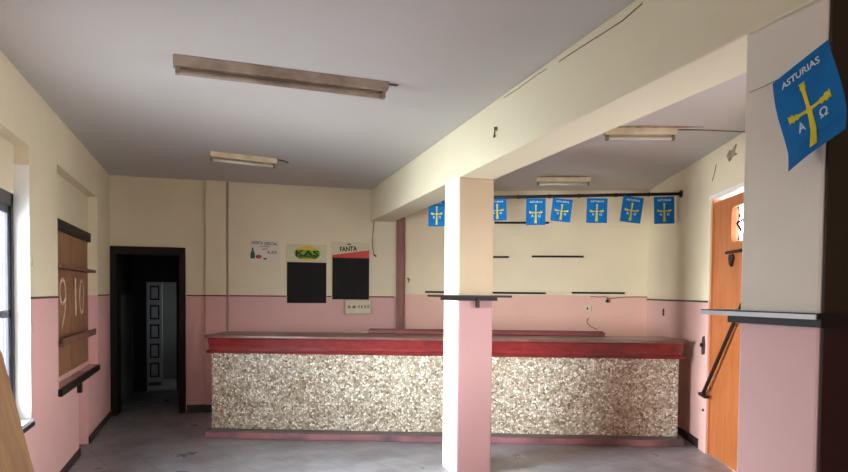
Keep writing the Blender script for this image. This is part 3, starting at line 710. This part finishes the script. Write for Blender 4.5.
text_mb('4,50', back, a0+0.225, 0.006, 2.035, 0.1, 0.125, 0.045, bold=0.002).build('price', M['inkfade'], t_)
def bottle_outline(cx, z, k): return [(cx-0.028*k, z), (cx+0.028*k, z), (cx+0.030*k, z+0.07*k), (cx+0.012*k, z+0.105*k), (cx+0.010*k, z+0.15*k), (cx-0.010*k, z+0.15*k), (cx-0.012*k, z+0.105*k), (cx-0.030*k, z+0.07*k)]
MB().slab(back, bottle_outline(a0+0.045, 1.975, 0.95), 0.006, 0.008).build('bottle_print', M['green'], t_)
MB().slab(back, [(a0+0.085+0.035+0.04*math.cos(k*math.pi/6), 2.0+0.026*math.sin(k*math.pi/6)) for k in range(12)], 0.006, 0.008).build('food_print', M['redink'], t_)
MB().slab(back, [(a0+0.20+0.026*math.cos(k*math.pi/5), 1.975+0.010*math.sin(k*math.pi/5)) for k in range(10)], 0.006, 0.008).build('dish_print', M['ink'], t_)


def ell(cx, cz, rx_, rz_, n=28): return [(cx+rx_*math.cos(2*math.pi*k/n), cz+rz_*math.sin(2*math.pi*k/n)) for k in range(n)]
t_ = thing('menu_board', back(2.38, 0.003, 1.40), 'menu board with oval KAS sign above a black ribbed panel', 'menu board')
MB().box(back, 2.118, 2.645, 0.002, 0.012, 1.40, 2.18).build('backing', M['boardcream'], t_, bevel=0.002)
mb = MB().box(back, 2.125, 2.640, 0.012, 0.018, 1.401, 1.940)
for k in range(13): mb.box(back, 2.130, 2.635, 0.018, 0.026, 1.412+k*0.0405, 1.436+k*0.0405)
mb.build('letter_panel', M['slate'], t_)
e_ = MB().slab(back, ell(2.388, 2.056, 0.172, 0.098), 0.012, 0.016).build('oval_sign', M['yellow'], t_)
MB().slab(back, [(2.388+0.170*math.cos(t), 2.056+0.096*math.sin(t)) for t in [math.radians(x) for x in list(range(-48, 30, 6))+[29]]] + [(2.388+0.170*math.cos(t), 2.056+0.096*math.sin(t)) for t in [math.radians(x) for x in [151]+list(range(156, 229, 6))]], 0.016, 0.018).build('green_band', M['lime'], e_)
MB().slab(back, [(2.24, 2.015), (2.30, 1.985), (2.33, 2.00), (2.44, 2.00), (2.48, 1.985), (2.53, 2.01), (2.53, 2.035), (2.25, 2.035)], 0.018, 0.019).build('leaf_band', M['leaf'], e_)
text_mb('KAS', back, 2.235, 0.0195, 2.020, 0.1, 0.305, 0.078, bold=0.003).build('lettering', M['ink'], e_)

t_ = thing('menu_board', back(2.97, 0.003, 1.45), 'menu board with FANTA header and red slanted stripe above black slate', 'menu board')
MB().box(back, 2.712, 3.226, 0.002, 0.016, 1.446, 2.225).build('backing', M['boardcream'], t_, bevel=0.002)
MB().slab(back, [(2.717, 2.006), (3.221, 2.006), (3.221, 2.122), (2.717, 2.046)], 0.016, 0.020).build('red_stripe', M['redpanel'], t_)
MB().box(back, 2.720, 3.221, 0.016, 0.022, 1.452, 2.012).build('slate_panel', M['slate'], t_, bevel=0.002)
text_mb('FANTA', back, 2.822, 0.0165, 2.092, 0.1, 0.235, 0.066, rot=0.07, bold=0.003).build('lettering', M['ink'], t_)
MB().slab(back, [(2.915, 2.192), (2.94, 2.208), (2.975, 2.200), (2.97, 2.184), (2.92, 2.182)], 0.0165, 0.018).build('red_mark', M['redink'], t_)

t_ = thing('fuse_box', back(3.06, 0.0, 1.25), 'cream plastic fuse box with small switches below the FANTA board', 'fuse box')
MB().box(back, 2.885, 3.240, 0.001, 0.075, 1.256, 1.442).build('case', M['plastic'], t_, bevel=0.010)
MB().box(back, 2.89, 3.235, 0.075, 0.079, 1.400, 1.436).build('cover_strip', M['plastic'], t_, bevel=0.003)
for a, w_ in ((2.925, 0.030), (2.985, 0.042)):
    MB().box(back, a, a+w_, 0.076, 0.086, 1.335, 1.368).build('switch', M['socket'], t_, bevel=0.003)
for a in (3.065, 3.105, 3.150, 3.190):
    MB().box(back, a, a+0.014, 0.076, 0.088, 1.335, 1.375).build('breaker', M['socket'], t_, bevel=0.002)

# pipe beside the pilaster, hanging wire by the beam
mb = MB(); mb.tube([back(1.378, 0.018, 0.1), back(1.378, 0.018, ZC-0.01)], 0.011)
tag(mb.build('wall_pipe', M['pipe'], smooth=True), 'thin brown vertical pipe beside the back wall pilaster', 'pipe')
t_ = thing('hanging_cable', back(3.288, 0.012, 2.5), 'thin cable hanging down the back wall right of the FANTA board', 'cable')
mb = MB(); mb.tube([back(3.29, 0.012, 2.52), back(3.275, 0.012, 2.38), back(3.262, 0.014, 2.264), back(3.27, 0.014, 2.15), back(3.291, 0.02, 2.060)], 0.0045, 6)
mb.build('cord', M['wire'], t_)
mb = MB(); mb.tube([back(3.285, 0.02, 2.065), back(3.318, 0.022, 2.040)], 0.011, 8); mb.build('connector', M['leaf'], t_)

# details on the wall behind the bar
mb = MB(); mb.tube([bar(0.12, 0.012, 1.75), bar(0.145, 0.03, 1.725), bar(0.13, 0.012, 1.70)], 0.012, 8)
tag(mb.build('wall_hook', M['leaf']), 'small green hook on the wall beside the brown post', 'hook')
t_ = thing('wall_socket', bar(2.56, 0.0, 1.35), 'white square socket on the pink wall above the counter', 'socket')
MB().box(bar, 2.53, 2.615, 0.001, 0.012, 1.32, 1.405).build('plate', M['plastic'], t_, bevel=0.004)
MB().box(bar, 2.555, 2.575, 0.012, 0.016, 1.345, 1.375).build('outlet', M['smudge'], t_)
t_ = thing('loose_cable', bar(2.75, 0.01, 1.5), 'loose brown cable drooping along the pink paint edge behind the bar', 'cable')
mb = MB(); mb.tube([bar(x, 0.01, z) for x, z in ((2.60, 1.525), (2.70, 1.515), (2.80, 1.52), (2.86, 1.495), (3.0, 1.515), (3.2, 1.522), (3.38, 1.52))], 0.005, 6); mb.build('cord', M['wire'], t_)
mb = MB(); mb.tube([bar(2.83, 0.01, 1.515), bar(2.825, 0.014, 1.47)], 0.006, 6); mb.build('tail', M['wire'], t_)
mb = MB(); mb.tube([bar(2.825, 0.004, 1.462), bar(2.825, 0.03, 1.462)], 0.022, 10); mb.build('junction', M['smudge'], t_)
t_ = thing('loose_cable', bar(2.6, 0.01, 1.1), 'short looped cable hanging below the white socket behind the bar', 'cable')
mb = MB(); mb.tube([bar(x, 0.012, z) for x, z in ((2.585, 1.23), (2.56, 1.205), (2.565, 1.16), (2.62, 1.11), (2.70, 1.08))], 0.005, 6); mb.build('cord', M['wire'], t_)
tag(MB().box(rwall, 0.81, 0.83, 0.001, 0.016, 1.30, 1.385).build('wall_hook', M['smudge']), 'small dark hook on the pink right wall past the counter', 'hook')
tag(MB().slab(rwall, [(2.78, 2.82), (2.84, 2.86), (2.90, 2.85), (2.99, 2.88), (2.95, 2.82), (3.01, 2.79), (2.90, 2.79), (2.84, 2.76)], 0.001, 0.012).build('plaster_scar', M['plasterpatch']), 'ragged dark plaster scar high on the wall above the orange door', 'plaster scar')
mb = MB(); mb.tube([rwall(2.50, 0.003, 2.80), rwall(2.46, 0.003, 2.73), rwall(2.40, 0.003, 2.66)], 0.004, 5)
tag(mb.build('wall_crack', M['crack']), 'thin crack in the cream wall left of the plaster scar', 'crack')
# details on the beam
def bmp(y, z, o=0.0): return (beam_x(y)-o, y, z)
t_ = thing('cable_stub', bmp(4.32, 2.70), 'small bent cable stub sticking out of the cream beam', 'cable')
mb = MB(); mb.tube([bmp(4.32, 2.735, 0.001), bmp(4.31, 2.74, 0.02), bmp(4.305, 2.70, 0.022), bmp(4.33, 2.675, 0.018), bmp(4.34, 2.69, 0.001)], 0.006, 8); mb.build('cord', M['wire'], t_)
mb = MB(); mb.tube([bmp(4.32, 2.735, 0.0), bmp(4.32, 2.735, 0.008)], 0.015, 10); mb.build('grommet', M['socket'], t_)
mb = MB(); mb.tube([bmp(y, z, 0.002) for y, z in ((2.60, 2.905), (2.75, 2.888), (2.95, 2.892), (3.15, 2.90), (3.4, 2.905))], 0.003, 5)
tag(mb.build('beam_crack', M['crack']), 'fine crack along the top of the cream beam nearest the camera', 'crack')
mb = MB(); mb.tube([bmp(y, z, 0.002) for y, z in ((3.55, 2.912), (3.70, 2.918), (3.95, 2.915), (4.2, 2.92))], 0.002, 5)
tag(mb.build('beam_crack', M['crack']), 'fainter short crack farther along the top of the beam', 'crack')
mb = MB(); mb.tube([bmp(1.93, 2.30, 0.002), bmp(1.86, 2.302, 0.002), bmp(1.80, 2.308, 0.002)], 0.0012, 5)
tag(mb.build('pillar_crack', M['crack']), 'hairline crack on the near right pillar beside the blue flag', 'crack')
